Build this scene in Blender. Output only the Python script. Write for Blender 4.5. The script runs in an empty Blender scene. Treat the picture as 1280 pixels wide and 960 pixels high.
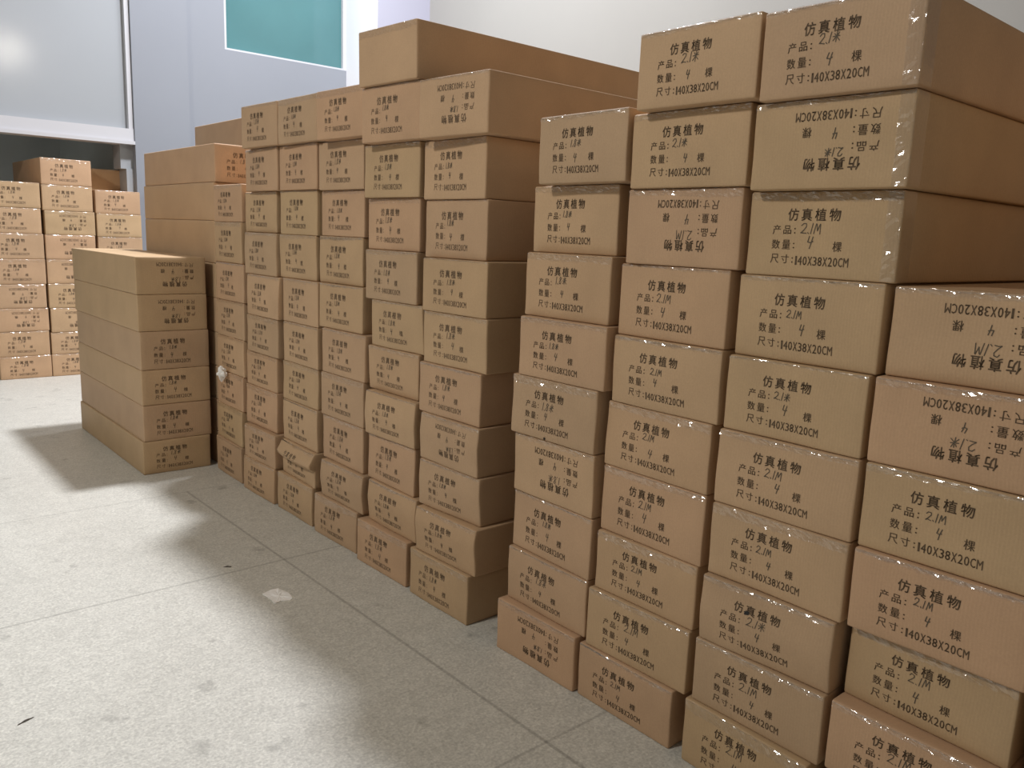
import bpy, math, random
import numpy as np

C = bpy.context.scene.collection
SC = bpy.context.scene
EXPOSURE = 0.0
AMBIENT = (1.0, .93, .83); AMBIENT_STRENGTH = .175
# name, place, aim, size, spread (None: bare bulb), watts, colour
LAMPS = [('ceiling_or_fill_lamp', (1.58, 5.3, 7.0), None, .60, 150, 450, (.97, .98, 1.04)),
         ('ceiling_or_fill_lamp', (2.0, 6.9, 5.2), None, .5, 180, 50, (.95, .98, 1.06)),  # added wall wash, brightens the back and side walls
         ('ceiling_or_fill_lamp', (2.54, -6.0, 5.3), None, .15, None, 50, (1, .93, .78)),
         ('aisle_fill_lamp', (-4.6, 2.7, 4.6), (0, 3.0, 1), .5, 180, 119, (1, .95, .88))]  # soft fill for the carton fronts, standing in for unseen aisle lamps
CARD = (.51, .345, .21)
WALLCOOL = (.255, .27, .30)
WALLSIDE = (.345, .335, .31)
COLPAINT = (.40, .40, .48)
PANEL = (.37, .39, .41)
FLOORCOL = (.63, .62, .56)
# cartons of each column from the floor up: front x, near y, skew, width, height
FIT = {
 'A1': [(-0.0287, 1.6532, 0.0077, 0.3806, 0.1872), (-0.0038, 1.6347, -0.0232, 0.3873, 0.1903), (0.0077, 1.6328, -0.046, 0.3891, 0.2004), (0.0037, 1.6351, -0.0315, 0.3861, 0.2029), (-0.0029, 1.6377, -0.0133, 0.3921, 0.1987), (-0.0029, 1.6161, 0.0067, 0.3848, 0.1948), (0.0228, 1.6327, -0.0135, 0.3847, 0.2042), (0.0584, 1.6468, -0.0282, 0.385, 0.2102), (0.0013, 1.5798, -0.0225, 0.3758, 0.2022)],
 'A2': [(-0.0214, 1.2729, -0.0157, 0.3745, 0.1791), (-0.0107, 1.2412, 0.0084, 0.3878, 0.19), (0.0024, 1.2396, 0.0041, 0.3775, 0.1869), (0.01, 1.2333, -0.0206, 0.3855, 0.2037), (0.0112, 1.2334, -0.0195, 0.3879, 0.196), (0.0099, 1.2194, -0.0156, 0.3885, 0.1992), (0.0229, 1.2217, -0.0407, 0.3879, 0.207), (0.0158, 1.1993, -0.0194, 0.3878, 0.2069), (0.0031, 1.1906, -0.0044, 0.3835, 0.2001), (-0.0369, 1.1587, -0.0002, 0.3719, 0.195)],
 'A3': [(-0.0362, 0.8498, -0.047, 0.3817, 0.1911), (-0.0237, 0.8346, -0.0172, 0.3827, 0.1844), (-0.0192, 0.8331, 0.0187, 0.377, 0.1846), (-0.0072, 0.8253, -0.0114, 0.3847, 0.197), (-0.0035, 0.8261, -0.0087, 0.3855, 0.1979), (0.0071, 0.8291, -0.0154, 0.3793, 0.194), (0.0216, 0.8218, -0.0264, 0.384, 0.2052), (0.0246, 0.8056, -0.0171, 0.3877, 0.2021), (-0.0163, 0.7872, -0.0037, 0.3871, 0.2005), (-0.0405, 0.7778, 0.0107, 0.3751, 0.1971)],
 'A4': [(0.0, 0.4486, 0.0, 0.38, 0.2), (-0.0278, 0.4458, -0.006, 0.38, 0.178), (0.018, 0.4504, -0.0938, 0.3728, 0.1833), (-0.0069, 0.4397, -0.0014, 0.38, 0.1955), (0.0021, 0.4405, 0.0004, 0.38, 0.1997), (0.0057, 0.4427, 0.0012, 0.38, 0.1953), (0.0346, 0.4358, 0.0074, 0.38, 0.1992)],
 'B6': [(-0.0202, 2.2124, 0.0002, 0.3793, 0.1936), (-0.0102, 2.1903, 0.0283, 0.3699, 0.1797), (0.0151, 2.2081, 0.0149, 0.3737, 0.1845), (0.0161, 2.2179, -0.0144, 0.3707, 0.1842), (0.0262, 2.2288, 0.0045, 0.3822, 0.196), (0.0316, 2.2109, 0.0143, 0.3827, 0.1982), (0.0268, 2.2162, 0.0191, 0.3812, 0.1998), (0.0534, 2.249, -0.0008, 0.3805, 0.2141), (0.044, 2.2555, 0.0071, 0.3754, 0.2122), (-0.0113, 2.201, 0.0694, 0.3712, 0.2039)],
 'B5': [(-0.0126, 2.6256, 0.0118, 0.3859, 0.1902), (0.0173, 2.5954, -0.0161, 0.3795, 0.1831), (0.0308, 2.6319, -0.0157, 0.37, 0.2017), (0.0187, 2.6258, 0.0069, 0.3712, 0.1876), (0.0485, 2.6525, 0.0261, 0.3692, 0.1883), (0.0495, 2.628, 0.0019, 0.3796, 0.1949), (0.0443, 2.6644, 0.0059, 0.3803, 0.2058), (0.0547, 2.664, 0.0058, 0.3804, 0.2082), (0.0348, 2.6531, 0.0372, 0.3781, 0.208), (-0.0065, 2.5982, 0.0637, 0.3783, 0.2108), (-0.0272, 2.5981, 0.0659, 0.3732, 0.2055)],
 'B4': [(0.0034, 3.0492, 0.0211, 0.3828, 0.193), (0.0155, 3.0086, -0.003, 0.3788, 0.1754), (0.0353, 3.0375, -0.0106, 0.3731, 0.2087), (0.0319, 3.0347, -0.0002, 0.3812, 0.2023), (0.0324, 3.0277, -0.0072, 0.3818, 0.2042), (0.0443, 3.0706, 0.0123, 0.3791, 0.2022), (0.0625, 3.0996, 0.0048, 0.38, 0.2116), (0.0624, 3.0834, -0.0029, 0.3806, 0.2001), (0.0447, 3.0678, 0.0184, 0.378, 0.2059), (-0.0064, 2.9825, 0.0505, 0.3763, 0.2023)],
 'B3': [(0.0144, 3.4738, -0.0056, 0.3799, 0.1947), (0.0293, 3.4527, -0.0731, 0.3904, 0.1734), (0.0409, 3.4599, -0.0241, 0.3875, 0.2069), (0.049, 3.4683, -0.0203, 0.3821, 0.1975), (0.042, 3.4526, -0.0244, 0.3791, 0.1991), (0.0444, 3.4556, -0.0228, 0.3806, 0.2128), (0.0558, 3.4984, -0.0012, 0.3801, 0.211), (0.0531, 3.4815, -0.001, 0.3802, 0.2075), (0.0361, 3.4518, 0.0042, 0.3787, 0.2069), (0.0056, 3.3949, 0.0186, 0.3784, 0.2021)],
 'B2': [(0.0101, 3.8861, 0.0054, 0.3833, 0.1886), (0.0146, 3.8774, 0.0166, 0.3758, 0.1805), (0.0437, 3.9086, 0.0058, 0.3765, 0.2141), (0.0494, 3.9105, 0.0022, 0.3777, 0.1875), (0.0362, 3.8665, -0.0079, 0.3783, 0.199), (0.0288, 3.8421, -0.014, 0.3794, 0.212), (0.0392, 3.8844, 0.0065, 0.3791, 0.2156), (0.0588, 3.9106, -0.0015, 0.3799, 0.2062), (0.03, 3.8363, 0.0011, 0.3797, 0.2083), (-0.0042, 3.7793, 0.0483, 0.3757, 0.2023)],
 'B1': [(0.0266, 4.3177, -0.0349, 0.3862, 0.207), (0.036, 4.3149, -0.0327, 0.3848, 0.2042), (0.0376, 4.3062, -0.0186, 0.3834, 0.1957), (0.0394, 4.2942, -0.0181, 0.3807, 0.2052), (0.0383, 4.2799, -0.0098, 0.3805, 0.2051), (0.0348, 4.2695, 0.0061, 0.3795, 0.2072), (0.0422, 4.2967, -0.0108, 0.3809, 0.2221), (0.0435, 4.2965, 0.0123, 0.3795, 0.2007)],
}
CAM = [1027.50048, 0.72281, -0.17756, 0.03734, -1.79269, 0.0, 1.42543]

# ------------------------------------------------------------------ camera, world, light, exposure
def setup_camera():
    f, yaw, pit, rol, x, y, z = CAM
    cy, sy, cp, sp = math.cos(yaw), math.sin(yaw), math.cos(pit), math.sin(pit)
    F = np.array([sy * cp, cy * cp, sp]); r = np.array([cy, -sy, 0.0]); u = np.cross(r, F)
    c, s = math.cos(rol), math.sin(rol)
    R = c * r + s * u; U = -s * r + c * u
    cd = bpy.data.cameras.new('camera'); co = bpy.data.objects.new('camera', cd); C.objects.link(co)
    cd.sensor_fit = 'HORIZONTAL'; cd.sensor_width = 36.0; cd.lens = f / 1280 * 36.0
    cd.clip_start = 0.05; cd.clip_end = 200
    from mathutils import Matrix
    m = Matrix(((R[0], U[0], -F[0], x), (R[1], U[1], -F[1], y), (R[2], U[2], -F[2], z), (0, 0, 0, 1)))
    co.matrix_world = m
    SC.camera = co

setup_camera()
SC.view_settings.view_transform = 'Standard'
SC.view_settings.look = 'None'
SC.view_settings.gamma = 1.0
SC.view_settings.use_curve_mapping = False
SC.view_settings.exposure = EXPOSURE

w = bpy.data.worlds.new('hall_ambient'); SC.world = w; w.use_nodes = True
bg = w.node_tree.nodes['Background']
bg.inputs[0].default_value = (*AMBIENT, 1); bg.inputs[1].default_value = AMBIENT_STRENGTH

for nm, loc, aim, size, spread, power, col in LAMPS:
    if spread is None:
        ld = bpy.data.lights.new(nm, 'POINT'); ld.shadow_soft_size = size
    else:
        ld = bpy.data.lights.new(nm, 'AREA'); ld.shape = 'DISK'; ld.size = size; ld.spread = math.radians(spread)
    ld.energy = power; ld.color = col
    lo = bpy.data.objects.new(nm, ld); C.objects.link(lo); lo.location = loc       # area lights face straight down unless aimed
    if aim:
        from mathutils import Vector
        lo.rotation_euler = (Vector(aim) - Vector(loc)).to_track_quat('-Z', 'Y').to_euler()

# ------------------------------------------------------------------ materials
def new_mat(name):
    m = bpy.data.materials.new(name); m.use_nodes = True
    nt = m.node_tree; b = nt.nodes['Principled BSDF']
    return m, nt, b

def N(nt, kind, **kw):
    n = nt.nodes.new(kind)
    for k, v in kw.items(): setattr(n, k, v)
    return n

def plain(name, col, rough=0.6, spec=0.4, noise=0.0, nscale=8.0, metallic=0.0):
    m, nt, b = new_mat(name)
    b.inputs['Roughness'].default_value = rough
    b.inputs['Metallic'].default_value = metallic
    b.inputs['Specular IOR Level'].default_value = spec
    if noise:
        tc = N(nt, 'ShaderNodeTexCoord'); n = N(nt, 'ShaderNodeTexNoise'); n.inputs['Scale'].default_value = nscale
        n.inputs['Detail'].default_value = 5
        r = N(nt, 'ShaderNodeValToRGB')
        r.color_ramp.elements[0].position = .3; r.color_ramp.elements[1].position = .7
        r.color_ramp.elements[0].color = (*[c * (1 - noise) for c in col], 1)
        r.color_ramp.elements[1].color = (*[min(1, c * (1 + noise)) for c in col], 1)
        nt.links.new(tc.outputs['Object'], n.inputs['Vector']); nt.links.new(n.outputs['Fac'], r.inputs['Fac'])
        nt.links.new(r.outputs['Color'], b.inputs['Base Color'])
    else:
        b.inputs['Base Color'].default_value = (*col, 1)
    return m

def cardboard(name, base, rough=0.62):
    m, nt, b = new_mat(name)
    L = nt.links.new
    oi = N(nt, 'ShaderNodeObjectInfo'); tc = N(nt, 'ShaderNodeTexCoord')
    ramp = N(nt, 'ShaderNodeValToRGB')
    els = ramp.color_ramp.elements
    els[0].position = 0; els[0].color = (base[0] * .93, base[1] * .95, base[2] * .95, 1)
    els[1].position = 1; els[1].color = (base[0] * 1.05, base[1] * 1.04, base[2] * 1.03, 1)
    e = els.new(.35); e.color = (base[0] * 1.04, base[1] * .985, base[2] * .98, 1)
    e = els.new(.65); e.color = (base[0] * .97, base[1] * 1.0, base[2] * .93, 1)
    L(oi.outputs['Random'], ramp.inputs['Fac'])
    # soft mottling, different on every carton
    add = N(nt, 'ShaderNodeVectorMath', operation='ADD')
    mul = N(nt, 'ShaderNodeMath', operation='MULTIPLY'); mul.inputs[1].default_value = 37.0
    L(oi.outputs['Random'], mul.inputs[0]); L(tc.outputs['Object'], add.inputs[0]); L(mul.outputs[0], add.inputs[1])
    n1 = N(nt, 'ShaderNodeTexNoise'); n1.inputs['Scale'].default_value = 5.0; n1.inputs['Detail'].default_value = 4
    L(add.outputs[0], n1.inputs['Vector'])
    mr = N(nt, 'ShaderNodeMapRange'); mr.inputs['From Min'].default_value = .3; mr.inputs['From Max'].default_value = .7
    mr.inputs['To Min'].default_value = .93; mr.inputs['To Max'].default_value = 1.05
    L(n1.outputs['Fac'], mr.inputs['Value'])
    mx = N(nt, 'ShaderNodeMix', data_type='RGBA', blend_type='MULTIPLY'); mx.inputs[0].default_value = 1
    L(ramp.outputs['Color'], mx.inputs[6]); L(mr.outputs['Result'], mx.inputs[7])
    # paper fibres
    n2 = N(nt, 'ShaderNodeTexNoise'); n2.inputs['Scale'].default_value = 220; n2.inputs['Detail'].default_value = 2
    L(add.outputs[0], n2.inputs['Vector'])
    mr2 = N(nt, 'ShaderNodeMapRange'); mr2.inputs['From Min'].default_value = .3; mr2.inputs['From Max'].default_value = .7
    mr2.inputs['To Min'].default_value = .96; mr2.inputs['To Max'].default_value = 1.03
    L(n2.outputs['Fac'], mr2.inputs['Value'])
    mx2 = N(nt, 'ShaderNodeMix', data_type='RGBA', blend_type='MULTIPLY'); mx2.inputs[0].default_value = 1
    L(mx.outputs[2], mx2.inputs[6]); L(mr2.outputs['Result'], mx2.inputs[7])
    L(mx2.outputs[2], b.inputs['Base Color'])
    # corrugation: faint upright ribs
    sx = N(nt, 'ShaderNodeSeparateXYZ'); L(tc.outputs['Object'], sx.inputs[0])
    s1 = N(nt, 'ShaderNodeMath', operation='ADD'); L(sx.outputs[0], s1.inputs[0]); L(sx.outputs[1], s1.inputs[1])
    s2 = N(nt, 'ShaderNodeMath', operation='MULTIPLY'); s2.inputs[1].default_value = 2 * math.pi / .0075; L(s1.outputs[0], s2.inputs[0])
    s3 = N(nt, 'ShaderNodeMath', operation='SINE'); L(s2.outputs[0], s3.inputs[0])
    n3 = N(nt, 'ShaderNodeTexNoise'); n3.inputs['Scale'].default_value = 14; L(add.outputs[0], n3.inputs['Vector'])
    s4 = N(nt, 'ShaderNodeMath', operation='MULTIPLY_ADD'); s4.inputs[1].default_value = .12
    L(s3.outputs[0], s4.inputs[0]); L(n3.outputs['Fac'], s4.inputs[2])
    bp = N(nt, 'ShaderNodeBump'); bp.inputs['Strength'].default_value = .22; bp.inputs['Distance'].default_value = .004
    L(s4.outputs[0], bp.inputs['Height']); L(bp.outputs['Normal'], b.inputs['Normal'])
    b.inputs['Roughness'].default_value = rough
    b.inputs['Specular IOR Level'].default_value = .3
    return m

def film(name):
    m, nt, b = new_mat(name)
    L = nt.links.new
    nt.nodes.remove(b)
    out = [n for n in nt.nodes if n.type == 'OUTPUT_MATERIAL'][0]
    tr = N(nt, 'ShaderNodeBsdfTransparent'); tr.inputs[0].default_value = (1, 1, 1, 1)
    gl = N(nt, 'ShaderNodeBsdfGlossy'); gl.inputs['Roughness'].default_value = .10
    tc = N(nt, 'ShaderNodeTexCoord'); n = N(nt, 'ShaderNodeTexNoise'); n.inputs['Scale'].default_value = 55; n.inputs['Detail'].default_value = 3
    oi = N(nt, 'ShaderNodeObjectInfo'); add = N(nt, 'ShaderNodeVectorMath', operation='ADD')
    L(tc.outputs['Object'], add.inputs[0]); L(oi.outputs['Random'], add.inputs[1]); L(add.outputs[0], n.inputs['Vector'])
    bp = N(nt, 'ShaderNodeBump'); bp.inputs['Strength'].default_value = .35; bp.inputs['Distance'].default_value = .004
    L(n.outputs['Fac'], bp.inputs['Height']); L(bp.outputs['Normal'], gl.inputs['Normal'])
    mx = N(nt, 'ShaderNodeMixShader')
    mx.inputs[0].default_value = .12; L(tr.outputs[0], mx.inputs[1]); L(gl.outputs[0], mx.inputs[2])
    L(mx.outputs[0], out.inputs[0])
    return m

M_CARD = cardboard('brown_cardboard', CARD)
M_INK = plain('black_print_ink', (.120, .082, .050), .7, .2)
M_FADED = plain('faded_print_ink', (.185, .130, .082), .7, .2)
M_PEN = plain('marker_pen', (.11, .09, .065), .6, .2)
M_FILM = film('clear_packing_film')
M_WHITE = plain('white_scrap', (.93, .92, .89), .5, .4, .03, 60)
M_WALL = plain('cream_paint', WALLSIDE, .75, .3, .02, 1.5)
M_COOL = plain('cool_white_paint', WALLCOOL, .7, .3, .02, 1.2)
M_COL = plain('column_paint', COLPAINT, .7, .3)
M_COL_LIT = plain('column_lit_side_white', (.90, .90, .92), .6, .4)  # lit side of the corner column, its brightness put into the colour
M_PANEL = plain('grey_enamel_panel', PANEL, .13, .9, .03, .9)
M_TRIM = plain('pale_metal_trim', (.55, .55, .57), .4, .5)
M_DARK = plain('dark_room_paint', (.66, .69, .69), .8, .2, .08, 2)
M_JAMB = plain('jamb_grey', (.34, .36, .38), .6, .3)
M_GLASS = plain('teal_glass', (.075, .19, .20), .12, .6, .10, 1.1)
M_SMUDGE = plain('black_smudge', (.02, .02, .02), .6)
M_GREY = plain('grey_brown_scrap', (.14, .125, .105), .8)
M_HOLE = plain('dark_torn_hole', (.03, .022, .015), .8)
M_KRAFT = plain('brown_paper_tape', (.42, .30, .20), .45, .4, .05, 12)

def floor_material():
    m, nt, b = new_mat('terrazzo_floor')
    L = nt.links.new
    tc = N(nt, 'ShaderNodeTexCoord')
    base = FLOORCOL
    def noise(scale, detail, lo, hi, a, c, rough=.5):
        n = N(nt, 'ShaderNodeTexNoise'); n.inputs['Scale'].default_value = scale; n.inputs['Detail'].default_value = detail
        n.inputs['Roughness'].default_value = rough
        L(tc.outputs['Object'], n.inputs['Vector'])
        mr = N(nt, 'ShaderNodeMapRange'); mr.inputs['From Min'].default_value = lo; mr.inputs['From Max'].default_value = hi
        mr.inputs['To Min'].default_value = a; mr.inputs['To Max'].default_value = c
        L(n.outputs['Fac'], mr.inputs['Value'])
        return mr.outputs['Result']
    vals = [noise(.9, 5, .3, .7, .95, 1.03), noise(11, 6, .3, .7, .93, 1.05, .7), noise(120, 4, .3, .72, .74, 1.16, .65),
            noise(7.3, 3, .66, .74, 1.0, .72), noise(4.1, 4, .68, .75, 1.0, .80)]
    # chips
    v = N(nt, 'ShaderNodeTexVoronoi'); v.inputs['Scale'].default_value = 95; L(tc.outputs['Object'], v.inputs['Vector'])
    mr = N(nt, 'ShaderNodeMapRange'); mr.inputs['From Min'].default_value = .0; mr.inputs['From Max'].default_value = 1
    mr.inputs['To Min'].default_value = .90; mr.inputs['To Max'].default_value = 1.08
    sep = N(nt, 'ShaderNodeSeparateColor'); L(v.outputs['Color'], sep.inputs[0]); L(sep.outputs[0], mr.inputs['Value'])
    vals.append(mr.outputs['Result'])
    # sawn joints at their own places
    sx = N(nt, 'ShaderNodeSeparateXYZ'); L(tc.outputs['Object'], sx.inputs[0])
    for ax, pos, wd, dk in ((0, -.272, .0035, .70), (1, 3.185, .0035, .74), (1, 1.517, .0030, .78), (1, 4.352, .0035, .84)):
        d = N(nt, 'ShaderNodeMath', operation='SUBTRACT'); d.inputs[1].default_value = pos; L(sx.outputs[ax], d.inputs[0])
        a = N(nt, 'ShaderNodeMath', operation='ABSOLUTE'); L(d.outputs[0], a.inputs[0])
        mr = N(nt, 'ShaderNodeMapRange'); mr.inputs['From Min'].default_value = wd; mr.inputs['From Max'].default_value = wd * 2.2
        mr.inputs['To Min'].default_value = dk; mr.inputs['To Max'].default_value = 1
        if ax == 0:                # the long joint stops at a cross joint beside the free-standing pile
            far = N(nt, 'ShaderNodeMath', operation='GREATER_THAN'); far.inputs[1].default_value = 4.352; L(sx.outputs[1], far.inputs[0])
            a2 = N(nt, 'ShaderNodeMath', operation='ADD'); L(a.outputs[0], a2.inputs[0]); L(far.outputs[0], a2.inputs[1]); a = a2
        L(a.outputs[0], mr.inputs['Value']); vals.append(mr.outputs['Result'])
    cur = vals[0]
    for x in vals[1:]:
        mm = N(nt, 'ShaderNodeMath', operation='MULTIPLY'); L(cur, mm.inputs[0]); L(x, mm.inputs[1]); cur = mm.outputs[0]
    mx = N(nt, 'ShaderNodeMix', data_type='RGBA', blend_type='MULTIPLY'); mx.inputs[0].default_value = 1
    mx.inputs[6].default_value = (*base, 1); L(cur, mx.inputs[7]); L(mx.outputs[2], b.inputs['Base Color'])
    b.inputs['Roughness'].default_value = .42; b.inputs['Specular IOR Level'].default_value = .35
    return m
M_FLOOR = floor_material()

# ------------------------------------------------------------------ mesh helpers
def link_mesh(name, V, F, mat, parent=None, smooth=False):
    me = bpy.data.meshes.new(name)
    me.from_pydata([tuple(map(float, v)) for v in V], [], [tuple(f) for f in F])
    me.materials.append(mat)
    if smooth:
        me.polygons.foreach_set('use_smooth', [True] * len(me.polygons))
    me.update()
    o = bpy.data.objects.new(name, me); C.objects.link(o)
    if parent is not None: o.parent = parent
    return o

def box_vf(x0, x1, y0, y1, z0, z1, V=None, F=None):
    V = [] if V is None else V; F = [] if F is None else F
    n = len(V)
    V += [(x0, y0, z0), (x1, y0, z0), (x1, y1, z0), (x0, y1, z0), (x0, y0, z1), (x1, y0, z1), (x1, y1, z1), (x0, y1, z1)]
    F += [tuple(n + i for i in f) for f in ((0, 3, 2, 1), (4, 5, 6, 7), (0, 1, 5, 4), (1, 2, 6, 5), (2, 3, 7, 6), (3, 0, 4, 7))]
    return V, F

def structure(name, boxes, mat):
    V, F = [], []
    for b in boxes: box_vf(*b, V, F)
    o = link_mesh(name, V, F, mat); o['kind'] = 'structure'
    return o

# ------------------------------------------------------------------ the setting
YW = 8.6
structure('floor', [(-7, 6, -4, 13, -.1, 0)], M_FLOOR)
structure('wall_back', [(1.30, 1.742, YW, YW + .2, 0, 7), (1.742, 3.16, YW, YW + .2, 0, 3.187), (1.742, 3.16, YW, YW + .2, 4.9, 7),
                        (3.16, 4.1, YW, YW + .2, 0, 7)], M_COOL)
structure('wall_pillar', [(.815, 1.34, YW - .07, YW + .25, 0, 7)], M_COOL)
structure('wall_panel', [(-7, .80, YW + .02, YW + .12, 2.28, 7)], M_PANEL)
structure('trim_1', [(-7, .812, YW - .05, YW + .12, 2.185, 2.30), (-7, .814, YW - .075, YW + .12, 2.155, 2.187)], M_TRIM)
structure('trim_2', [(.772, .812, YW - .04, YW + .02, 2.30, 7)], M_TRIM)
structure('trim_3', [(.70, .815, YW + .02, YW + .25, 1.93, 2.155), (.745, .815, YW, YW + .25, 0, 1.93)], M_JAMB)
structure('wall_recess', [(-7, 1.3, 11.4, 11.5, 0, 2.4), (.815, .95, YW + .25, 11.4, 0, 2.4), (-7, 1.3, YW + .12, 11.5, 2.4, 2.5)], M_DARK)
structure('wall_corner_column', [(3.16, 4.1, 8.0, YW + .1, 0, 7)], M_COL)
structure('column_lit_side', [(3.135, 3.16, 7.99, YW + .03, 0, 7)], M_COL_LIT)  # thin sheet added over the column's side that catches the light
structure('wall_side', [(3.84, 4.1, -4, 8.02, 0, 7)], M_WALL)

win = bpy.data.objects.new('window_1', None); C.objects.link(win); win.location = (2.44, YW, 3.187); win['kind'] = 'structure'
def rel(b, o): return (b[0] - o[0], b[1] - o[0], b[2] - o[1], b[3] - o[1], b[4] - o[2], b[5] - o[2])
wo = (2.44, YW, 3.187)
V, F = [], []
for b in ((1.742, 1.775, YW + .03, YW + .12, 3.187, 4.9), (3.11, 3.16, YW + .03, YW + .12, 3.187, 4.9), (1.775, 3.11, YW + .03, YW + .12, 3.187, 3.21), (1.775, 3.11, YW + .03, YW + .12, 4.86, 4.9)):
    box_vf(*rel(b, wo), V, F)
f_ = link_mesh('window_frame', V, F, M_TRIM, win)
V, F = box_vf(*rel((1.775, 3.11, YW + .07, YW + .085, 3.21, 4.86), wo))
link_mesh('window_pane', V, F, M_GLASS, win)

# ------------------------------------------------------------------ printing: outlines from the built-in typeface
def text_arrays(s, bold=0.0, res=2):
    cu = bpy.data.curves.new('print_source', 'FONT'); cu.body = s; cu.resolution_u = res; cu.offset = bold
    o = bpy.data.objects.new('print_source', cu); C.objects.link(o)
    dg = bpy.context.evaluated_depsgraph_get()
    me = bpy.data.meshes.new_from_object(o.evaluated_get(dg), depsgraph=dg)
    V = np.array([v.co[:2] for v in me.vertices]); F = [tuple(p.vertices) for p in me.polygons]
    bpy.data.objects.remove(o); bpy.data.curves.remove(cu); bpy.data.meshes.remove(me)
    V = (V - V.min(0)) / (V.max(0) - V.min(0))
    return V, F

# (text, bold, x0, x1, centre below the top edge, height) in metres on a 0.38 x 0.20 front
PRINT = [('仿', .022, .108, .135, .054, .028), ('真', .022, .1435, .1695, .054, .028), ('植', .022, .178, .205, .054, .028), ('物', .022, .2135, .2405, .054, .028),
         ('产', .010, .070, .0905, .0895, .022), ('品', .010, .0985, .119, .0895, .020), (':', .012, .127, .1305, .0915, .013),
         ('数', .010, .070, .0915, .124, .022), ('量', .010, .098, .1195, .124, .022), (':', .012, .127, .1305, .126, .013),
         ('棵', .012, .228, .250, .1255, .023),
         ('尺', .010, .070, .0915, .158, .022), ('寸', .010, .098, .1185, .158, .021), (':', .012, .1265, .130, .160, .013)]
x = .1365
for ch, wd in (('1', .0040), ('4', .0105), ('0', .0100), ('X', .0108), ('3', .0096), ('8', .0100), ('X', .0108), ('2', .0098), ('0', .0100), ('C', .0100), ('M', .0118)):
    PRINT.append((ch, .014, x, x + wd, .1605, .0205)); x += wd + .0026

def build_print():
    Vs, Fs, n = [], [], 0
    cache = {}
    for s, bold, x0, x1, yc, h in PRINT:
        if (s, bold) not in cache: cache[(s, bold)] = text_arrays(s)
        V, F = cache[(s, bold)]
        b = bold * .02                       # stroke weight: slightly shifted impressions of the same outline
        for sx, sy in ([(-1, 0), (1, 0), (0, 1), (0, -1)] if bold > .02 else [(-1, 0), (1, 0)]):
            P = np.empty_like(V); P[:, 0] = x0 + V[:, 0] * (x1 - x0) + sx * b; P[:, 1] = yc + h / 2 - V[:, 1] * h + sy * b
            Vs.append(P); Fs += [tuple(i + n for i in f) for f in F]; n += len(P)
    return np.concatenate(Vs), Fs
PRINT_V, PRINT_F = build_print()

STROKES = {
    '2': [[(0, .78), (.18, 1), (.48, .95), (.52, .70), (.30, .38), (.0, .06), (.25, .10), (.62, .02)]],
    '.': [[(.0, .10), (.12, 0)]],
    '1': [[(.16, 1), (.06, 0)]],
    'M': [[(0, 0), (.14, .95), (.22, .9), (.34, .30), (.56, .95), (.62, .9), (.70, 0)]],
    '8': [[(.46, .86), (.22, 1), (.08, .78), (.42, .38), (.34, .04), (.08, .06), (.06, .34), (.48, .84)]],
    '米': [[(.12, .85), (.26, .66)], [(.66, .92), (.50, .66)], [(.0, .52), (.78, .58)], [(.40, 1), (.38, 0)], [(.36, .5), (.06, .12)], [(.42, .5), (.78, .14)]],
    '4': [[(.14, 1), (.04, .46), (.34, .42), (.56, .52)], [(.50, .95), (.38, .40), (.32, -.12)]],
}
ADV = {'2': .80, '.': .28, '1': .42, 'M': .9, '8': .72, '米': 1.0, '4': .8}

def ribbon(pts, wd, V, F):
    pts = [np.array(p) for p in pts]
    for a, b in zip(pts[:-1], pts[1:]):
        d = b - a; l = np.hypot(*d)
        if l < 1e-9: continue
        t = d / l; nrm = np.array([-t[1], t[0]]) * wd / 2; e = t * wd * .35
        k = max(1, int(l / .006)); n = len(V)
        for i in range(k + 1):
            c = a - e + (b - a + 2 * e) * i / k
            V += [c + nrm, c - nrm]
        F += [(n + 2 * i, n + 2 * i + 1, n + 2 * i + 3, n + 2 * i + 2) for i in range(k)]

def handwriting(txt, num, rng):
    V, F = [], []
    def put(s, x, yc, h, wd):
        for ch in s:
            for st in STROKES[ch]:
                pts = []
                for (px, py) in st:
                    jx, jy = rng.uniform(-.03, .03), rng.uniform(-.04, .04)
                    pts.append((x + (px + jx + .10 * py) * h * .95, yc + h / 2 - (py + jy) * h))
                ribbon(pts, wd, V, F)
            x += ADV[ch] * h * .95
    put(txt, .147 + rng.uniform(-.004, .008), .083 + rng.uniform(-.004, .005), .0205 + rng.uniform(-.002, .004), .0019)
    put(num, .170 + rng.uniform(-.012, .014), .1195 + rng.uniform(-.004, .006), .021 + rng.uniform(-.003, .004), .0021)
    return np.array(V), F

# ------------------------------------------------------------------ the carton
def axis(total, r, n):
    a = [0, r * .3, r]
    b = [r + (total - 2 * r) * i / n for i in range(1, n)]
    return np.array(a + b + [total - r, total - r * .3, total])

def ss(t): 
    t = np.clip(t, 0, 1); return t * t * (3 - 2 * t)

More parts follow.
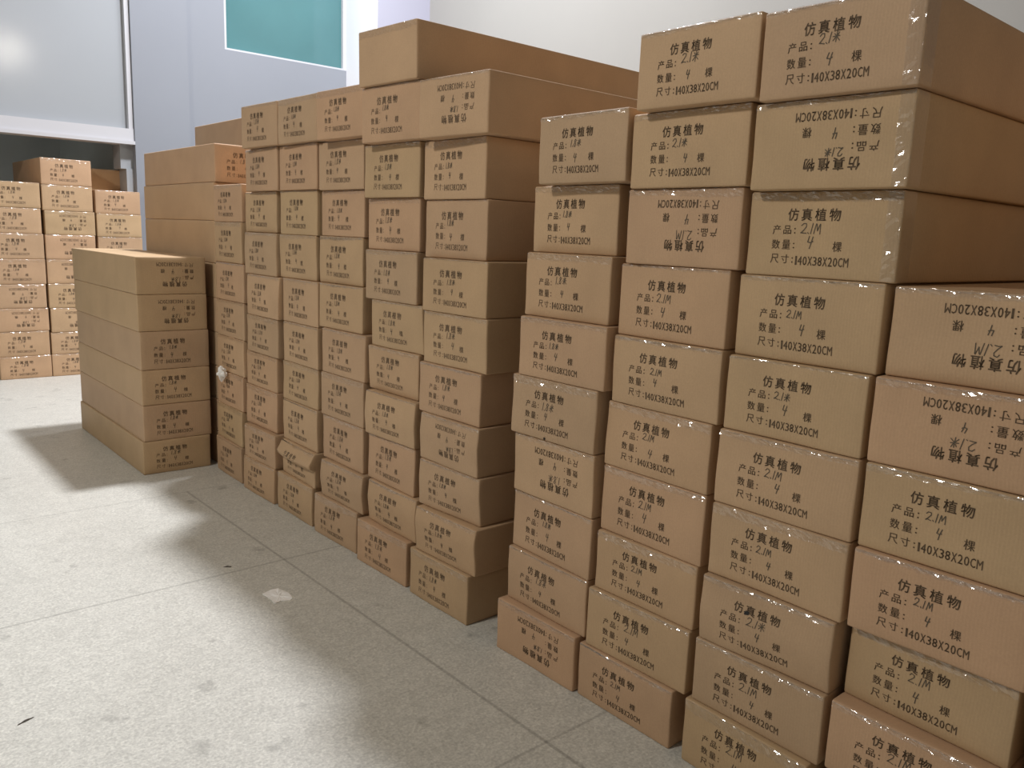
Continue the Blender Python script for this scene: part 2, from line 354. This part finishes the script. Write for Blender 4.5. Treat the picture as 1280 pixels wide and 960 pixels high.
class Shape:
    """one carton's own outline: rounded edges plus its dents; local frame: the printed end faces -X, its width runs along Y, its base is at z = 0"""
    def __init__(s, w, h, length, seed, skew=0.0, rad=.006, bulge=.004, crush=None):
        s.w, s.h, s.l, s.r, s.skew, s.crush = w, h, length, rad, skew, crush
        rng = random.Random(seed)
        s.ny, s.nz = 16, 10
        s.ys = axis(w, rad, s.ny); s.zs = axis(h, rad, s.nz)
        a = [rng.uniform(-1, 1) for _ in range(8)]
        Y, Z = np.meshgrid(s.ys / w, s.zs / h, indexing='ij')
        d = bulge * (.55 + .45 * a[0]) * np.sin(np.pi * Y) ** .8 * np.sin(np.pi * Z) ** .8        # outward swell
        d += .0018 * a[1] * np.sin(2.2 * np.pi * Y + a[2]) + .0015 * a[3] * np.sin(2.1 * np.pi * Z + a[4])
        d += .003 * a[5] * (Y - .5) + .003 * a[6] * (Z - .5)
        for kind, amt, p in (crush or []):
            if kind == 'ridge':        # upper part of the end leans back from a line across it
                t = np.clip((Z - p) / (1 - p), 0, 1); d += amt * (1 - t) - amt * np.clip((p - Z) / p, 0, 1) * 1.0
            elif kind == 'flap':       # the upper flap stands off the end
                t = np.where(Z > p, (1 - Z) / (1 - p), np.clip((Z - (p - .10)) / .10, 0, 1)); d += amt * t * (.7 + .3 * np.sin(np.pi * Y))
            elif kind == 'corner':     # a corner pushed in along a slanting fold; p = (y, z) corner in 0..1
                t = np.abs(Y - p[0]) * 1.2 + np.abs(Z - p[1]); d -= amt * np.clip(1 - t / .9, 0, 1)
            elif kind == 'pillow':
                d += amt * np.clip(1 - np.maximum(np.abs(Y - .5) * 2.3, np.abs(Z - p) * 2.4), 0, 1)
        s.d = d
        s.sag = rng.uniform(.0005, .003)
    def disp(s, y, z):
        i = np.clip(np.searchsorted(s.ys, y) - 1, 0, len(s.ys) - 2); j = np.clip(np.searchsorted(s.zs, z) - 1, 0, len(s.zs) - 2)
        u = np.clip((y - s.ys[i]) / (s.ys[i + 1] - s.ys[i]), 0, 1); v = np.clip((z - s.zs[j]) / (s.zs[j + 1] - s.zs[j]), 0, 1)
        return s.d[i, j] * (1 - u) * (1 - v) + s.d[i + 1, j] * u * (1 - v) + s.d[i, j + 1] * (1 - u) * v + s.d[i + 1, j + 1] * u * v
    def place(s, P, off=0.0):
        """P: points on the sharp box (x 0..l, y 0..w, z 0..h); returns the worn, rounded position in the local frame"""
        r = s.r
        lo = np.array([r, r, r]); hi = np.array([s.l - r, s.w - r, s.h - r])
        q = np.clip(P, lo, hi); dv = P - q; n = np.linalg.norm(dv, axis=1, keepdims=True); n[n < 1e-9] = 1
        Q = q + dv / n * (r + off)
        k = ss(1 - P[:, 0] / .09)
        dx = s.disp(P[:, 1], P[:, 2]) * k
        dx = dx - s.skew * (s.w / 2 - P[:, 1]) * k
        # long sides sink a little between the ends
        m = np.sin(np.pi * np.clip(P[:, 0] / s.l, 0, 1)) * np.sin(np.pi * np.clip(P[:, 2] / s.h, 0, 1)) * s.sag * 2
        side = np.where(P[:, 1] < s.r * 1.01, 1.0, np.where(P[:, 1] > s.w - s.r * 1.01, -1.0, 0.0))
        Q[:, 0] -= dx; Q[:, 1] += side * m
        Q[:, 1] -= s.w / 2
        return Q

def grid_faces(V, F, A, B, fn):
    n = len(V)
    for a in A:
        for b in B: V.append(fn(a, b))
    nb = len(B)
    for i in range(len(A) - 1):
        for j in range(nb - 1):
            F.append((n + i * nb + j, n + i * nb + j + 1, n + (i + 1) * nb + j + 1, n + (i + 1) * nb + j))

def carton_body(sh, parent):
    xs = np.array([0, sh.r * .3, sh.r, .02, .045, .07, .09] + [.09 + (sh.l - .09 - sh.r) * i / 5 for i in range(1, 5)] + [sh.l - sh.r, sh.l - sh.r * .3, sh.l])
    ys, zs = sh.ys, sh.zs
    idx = {}; V = []; F = []
    def vid(i, j, k):
        key = (i, j, k)
        if key not in idx: idx[key] = len(V); V.append((xs[i], ys[j], zs[k]))
        return idx[key]
    nx, ny, nz = len(xs) - 1, len(ys) - 1, len(zs) - 1
    for j in range(ny):
        for k in range(nz):
            F.append((vid(0, j, k), vid(0, j, k + 1), vid(0, j + 1, k + 1), vid(0, j + 1, k)))
            F.append((vid(nx, j, k), vid(nx, j + 1, k), vid(nx, j + 1, k + 1), vid(nx, j, k + 1)))
    for i in range(nx):
        for k in range(nz):
            F.append((vid(i, 0, k), vid(i + 1, 0, k), vid(i + 1, 0, k + 1), vid(i, 0, k + 1)))
            F.append((vid(i, ny, k), vid(i, ny, k + 1), vid(i + 1, ny, k + 1), vid(i + 1, ny, k)))
        for j in range(ny):
            F.append((vid(i, j, 0), vid(i, j + 1, 0), vid(i + 1, j + 1, 0), vid(i + 1, j, 0)))
            F.append((vid(i, j, nz), vid(i + 1, j, nz), vid(i + 1, j + 1, nz), vid(i, j + 1, nz)))
    return link_mesh('cardboard_box', sh.place(np.array(V)), F, M_CARD, parent, smooth=True)

def on_front(sh, V2, flip, lift, name, F, mat, parent):
    """V2: (distance from the left, distance below the top) on a 0.38 x 0.20 end"""
    u = V2[:, 0] * sh.w / .38; v = V2[:, 1] * sh.h / .20
    if flip: u = sh.w - u; v = sh.h - v
    P = np.stack([np.zeros(len(u)), sh.w - u, sh.h - v], 1)
    return link_mesh(name, sh.place(P, lift), F, mat, parent)

def tape(sh, parent, seed, edges):
    """clear packing film folded over edges of the printed end"""
    rng = np.random.RandomState(seed)
    for e in edges:
        if e == 'lid': continue
        V, F = [], []
        if e in ('top', 'bottom'):
            dn = rng.choice([.010, .012, .016, .024])
            # path from the front face round the edge onto the top (or under the base)
            path = [(0, dn * (1 - t)) for t in np.linspace(0, .8, 5)] + [(0, sh.r), (0, sh.r * .5), (0, sh.r * .12)]
            if 'lid' in edges and e == 'top': path += [(0, 0), (sh.r * .4, 0), (sh.r, 0), (.02, 0)]
            A = np.linspace(.002, sh.w - .002, 40)
            pts = []
            wav = np.cumsum(rng.uniform(-1, 1, 40)) * .0012
            for a, wv in zip(A, wav):
                for (px, pz) in path:
                    pz2 = pz + (wv if pz > dn * .5 else 0)
                    pts.append((px, a, sh.h - pz2 if e == 'top' else pz2))
            n = len(path)
        else:
            path = [(0, .034), (0, .025), (0, .014), (0, sh.r), (0, sh.r * .4), (0, 0), (sh.r * .4, 0), (sh.r, 0), (.02, 0), (.04, 0), (.058, 0)]
            A = np.linspace(.003, sh.h - .003, 22)
            pts = []
            for a in A:
                for (px, py) in path: pts.append((px, py, a))
            n = len(path)
        P = np.array(pts)
        Q = sh.place(P, .0009)
        cr = rng.uniform(-1, 1, len(Q)) * .0042 * rng.choice([.2, .5, 1], len(Q))
        Q[:, 0] -= np.abs(cr) * (P[:, 0] < sh.r)
        Q[:, 2] += cr * .5 * (P[:, 2] > .01) * (P[:, 2] < sh.h - .004)
        for i in range(len(A) - 1):
            for j in range(n - 1):
                F.append((i * n + j, i * n + j + 1, (i + 1) * n + j + 1, (i + 1) * n + j))
        t = link_mesh('clear_tape', Q, F, M_FILM, parent)
        t['label'] = 'crinkled shiny clear packing tape'

SEED = [0]
def carton(loc, w, h, length, label, group, yaw=0.0, skew=0.0, flip=False, note='', num='4', edges=(), crush=None, printed=True, bulge=.005, ink=None):
    SEED[0] += 1; sd = SEED[0]; rng = random.Random(sd * 7 + 1)
    t = bpy.data.objects.new('carton', None); C.objects.link(t)
    t.empty_display_size = .1
    t.location = loc; t.rotation_euler = (0, 0, yaw)
    t['label'] = label; t['category'] = 'cardboard box'; t['group'] = group
    sh = Shape(w, h, length, sd, skew, crush=crush, bulge=bulge)
    carton_body(sh, t)
    if printed:
        o = on_front(sh, PRINT_V, flip, .0008, 'printed_text', PRINT_F, ink or M_FADED, t)
        if note:
            V, F = handwriting(note, num, rng)
            on_front(sh, V, flip, .0010, 'handwritten_text', F, M_PEN, t)
    if edges: tape(sh, t, sd, edges)
    return t, sh

ORD = ['bottom', 'second', 'third', 'fourth', 'fifth', 'sixth', 'seventh', 'eighth', 'ninth', 'tenth', 'eleventh']
def storey(i, n):
    if i == n - 1: return 'topmost'
    if i == 0: return 'bottom'
    return ORD[i] + ' from floor'

# the long wall of cartons: A columns stand this side of the dark gap, B columns beyond it
COLUMN = {'A1': 'first column this side of dark gap', 'A2': 'second column this side of dark gap', 'A3': 'third column this side of dark gap',
          'A4': 'fourth column this side of dark gap',
          'B6': 'first column beyond dark gap', 'B5': 'second column beyond dark gap', 'B4': 'third column beyond dark gap',
          'B3': 'fourth column beyond dark gap', 'B2': 'fifth column beyond dark gap', 'B1': 'sixth column beyond dark gap'}
FLIP = {('A1', 0), ('A1', 3), ('A2', 7), ('A3', 8), ('A4', 5), ('A4', 6), ('B6', 3), ('B6', 9)}
MI = {('A2', 8), ('A2', 9), ('A3', 8), ('A3', 9), ('A3', 5), ('A3', 2), ('A4', 5)}
CRUSH = {('A2', 4): [('corner', 0.0072, (1, 1)), ('pillow', 0.0039, .35)], ('A3', 2): [('ridge', 0.0059, .52), ('corner', 0.0049, (0, 0))],
         ('B3', 1): [('flap', .055, .62)], ('B5', 5): [('corner', 0.0097, (0, 0)), ('pillow', 0.0039, .6)],
         ('B5', 3): [('ridge', 0.0065, .45)], ('B5', 1): [('ridge', 0.0078, .6)], ('B6', 2): [('corner', 0.0114, (0, 0)), ('ridge', 0.0039, .6)],
         ('B6', 1): [('ridge', 0.0072, .72)], ('B6', 3): [('ridge', 0.0052, .6)], ('B4', 1): [('ridge', 0.0059, .5)], ('B2', 5): [('corner', 0.0081, (0, 1)), ('ridge', 0.0039, .5)],
         ('B5', 4): [('corner', 0.0065, (1, 0))], ('B4', 4): [('corner', 0.0039, (0, 1))]}
MARKS = {('A1', 4): ('torn_hole', .165, .193, .006, .006, M_HOLE, 'small dark torn hole'), ('A3', 2): ('ink_smudge', .146, .062, .010, .007, M_SMUDGE, 'black ink smudge')}
for cn, rows in FIT.items():
    z = 0.0
    for i, (x, y, skew, wd, h) in enumerate(rows):
        k = (cn, i); fl = k in FLIP
        look = 'upside-down printed carton' if fl else 'upright printed carton'
        if k in CRUSH: look = 'crumpled ' + look
        if k == ('B5', 10): look = 'plain unprinted carton'
        lab = f"{look}, {storey(i, len(rows))} in {COLUMN[cn]}"
        A = cn[0] == 'A'
        note = ('2.1米' if k in MI else '2.1M') if cn in ('A2', 'A3', 'A4') else '1.8米'
        skew = max(-.06, min(.08, skew))
        edges = ['top']
        if cn == 'A3' and i >= 7: edges.append('side')
        if i == len(rows) - 1: edges.append('lid')
        t, sh = carton((x, y + wd / 2, z), wd - .007, h - .0008, 1.40, lab, 'cartons in the long stacked wall', 0, skew, fl, note, '4', edges, CRUSH.get(k), ink=M_INK if A else None,
                   printed=(k != ('B5', 10)))
        if k in MARKS:
            nm, u0, v0, ru, rv, mt, lb = MARKS[k]
            rg = random.Random(i); n = 22
            ring = [(u0, v0)] + [(u0 + ru * math.cos(a) * rg.uniform(.5, 1.1), v0 + rv * math.sin(a) * rg.uniform(.5, 1.1)) for a in [2 * math.pi * q / n for q in range(n)]]
            o = on_front(sh, np.array(ring), False, .0013, nm, [(0, 1 + q, 1 + (q + 1) % n) for q in range(n)], mt, t); o['label'] = lb
        z += h
# a further column, of which the picture shows only a corner
z = 0
for i in range(10):
    lab = f"edge-cut carton, {storey(i, 10)} in fifth column this side of dark gap"
    carton((0.0, .232, z), .38, .1952, 1.40, lab, 'cartons in the long stacked wall', 0, 0, False, '2.1M', '4', ['top'], ink=M_INK)
    z += .196

# six cartons standing free, long side along the wall
HD = [.195, .210, .203, .218, .207, .209]
OFF = [(-.1685, 4.775), (-.160, 4.775), (-.161, 4.775), (-.160, 4.775), (-.166, 4.775), (-.168, 4.775)]
z = 0
for i, h in enumerate(HD):
    fl = i >= 4
    nm = ['bottom', 'second from floor', 'third from floor', 'fourth from floor', 'fifth from floor', 'topmost'][i]
    look = 'upside-down printed' if fl else 'upright printed'
    carton((OFF[i][0], OFF[i][1], z), .385, h - .0008, 1.38, f"{look} long carton, {nm} of the free-standing pile of six", 'cartons in the free-standing pile of six',
           math.pi / 2 - .010, 0, fl, '1.8米', '4', ())
    z += h
# cartons lying along the wall beyond its last column
HC = [.2015] * 6 + [.244, .217, .214]
z = 0
for i, h in enumerate(HC):
    lab = f"long carton lying side-on, {storey(i, 9)} in pile past the last wall column"
    carton((.268 if i < 8 else .272, 4.76 if i < 8 else 4.745, z), .38, h - .0008, 1.22, lab, 'cartons lying past the end of the wall', math.pi / 2, 0, False, '1.8米', '4', ())
    z += h
z = 0
for i in range(11):
    h = 2.225 / 11
    lab = f"plain carton in the rear pile behind the wall, {storey(i, 11)}"
    if i == 10: lab = 'plain carton peeping over the wall end in front of the grey pillar'
    carton((1.05, 5.75, z), .38, h - .0008, 1.37, lab, 'cartons in the rear pile', math.pi / 2, 0, False, '', '', (), printed=False)
    z += h

# stacks in front of the dark opening, printed ends to the room
YE = 8.376
def far_stack(x0, x1, hs, flips, where, dy=0.0, dark_top=False):
    z = 0; n = len(hs)
    for i, h in enumerate(hs):
        fl = i in flips
        look = 'upside-down printed' if fl else 'upright printed'
        jit = random.Random(i * 13 + int(x0 * 100)).uniform(-.008, .008)
        lab = f"{look} carton, {storey(i, n)} in {where}"
        carton(((x0 + x1) / 2 + jit, YE + dy + (.45 if dark_top and i == n - 1 else 0), z), x1 - x0 - .012, h - .0008, 1.15, lab, 'cartons stacked before the dark opening', math.pi / 2, 0, fl, '1.8米', '4', ['top'],
               printed=not (dark_top and i == n - 1))
        z += h
far_stack(-.468, -.046, [.203, .224, .207, .213, .222, .224, .222, .221], {2, 3}, 'the edge-cut stack before the dark opening')
far_stack(-.042, .384, [.204, .202, .222, .222, .219, .220, .213, .226, .232], {2, 4, 5, 6}, 'the tallest stack before the dark opening')
far_stack(.388, .794, [.2135] * 8 + [.215], set(), 'the stack beside the grey pillar', dark_top=True)

# ------------------------------------------------------------------ small things
def flat_scrap(name, outline, z, label, cat, mat, seed, thick=.0015, lift=.0025):
    """a crumpled scrap lying on the floor: fan of triangles with a lifted, creased surface"""
    rng = random.Random(seed)
    O = np.array(outline); c = O.mean(0)
    V, F = [], []
    rings = [0.0, .35, .7, 1.0]
    n = 24
    per = []
    for i in range(n):
        t = i / n * len(O); a = int(t) % len(O); b = (a + 1) % len(O); per.append(O[a] + (O[b] - O[a]) * (t - int(t)))
    top = []
    for r in rings[1:]:
        for p in per:
            q = c + (p - c) * r
            V.append((q[0], q[1], z + thick + abs(rng.gauss(0, lift)) * (1.1 - r * .6)))
    V.append((c[0], c[1], z + thick + lift))
    ci = len(V) - 1
    for i in range(n): F.append((ci, i, (i + 1) % n))
    for k in range(2):
        for i in range(n): F.append((k * n + i, (k + 1) * n + i, (k + 1) * n + (i + 1) % n, k * n + (i + 1) % n))
    b0 = len(V)
    for p in per: V.append((p[0], p[1], z))
    for i in range(n): F.append((2 * n + i, b0 + i, b0 + (i + 1) % n, 2 * n + (i + 1) % n))
    F.append(tuple(b0 + i for i in range(n))[::-1])
    o = link_mesh(name, V, F, mat)
    o['label'] = label; o['category'] = cat
    return o

flat_scrap('paper_scrap', [(-.497, 2.909), (-.455, 2.925), (-.423, 2.915), (-.412, 2.86), (-.419, 2.806), (-.438, 2.794), (-.466, 2.812), (-.497, 2.800), (-.490, 2.85)], 0,
           'torn white paper scrap lying on the floor', 'paper scrap', M_WHITE, 3)
flat_scrap('dark_scrap', [(-.514, 3.254), (-.497, 3.258), (-.484, 3.240), (-.492, 3.236), (-.503, 3.246)], 0, 'tiny dark scrap on the floor near a joint', 'scrap', M_GREY, 5, .001, .002)
flat_scrap('dark_chip', [(-1.416, 2.505), (-1.390, 2.523), (-1.370, 2.521), (-1.394, 2.511)], 0, 'tiny dark chip on the bare floor far from the cartons', 'scrap', M_GREY, 6, .001, .002)

def crumpled(name, loc, size, label, cat, mat, seed):
    import bmesh
    bm = bmesh.new(); bmesh.ops.create_icosphere(bm, subdivisions=3, radius=1)
    rng = random.Random(seed)
    ph = [rng.uniform(0, 6) for _ in range(6)]
    for v in bm.verts:
        c = v.co
        r = 1 + .28 * math.sin(4 * c.x + ph[0]) * math.sin(5 * c.y + ph[1]) + .22 * math.sin(7 * c.z + ph[2]) + rng.uniform(-.12, .12)
        v.co = (c.x * r * size[0], c.y * r * size[1], c.z * r * size[2])
    me = bpy.data.meshes.new(name); bm.to_mesh(me); bm.free(); me.materials.append(mat)
    o = bpy.data.objects.new(name, me); C.objects.link(o); o.location = loc
    o['label'] = label; o['category'] = cat
    return o
crumpled('crumpled_tape', (.000, 4.515, .604), (.022, .024, .034), 'crumpled white tape stuck on a carton end beside the free-standing pile', 'tape', M_WHITE, 4)
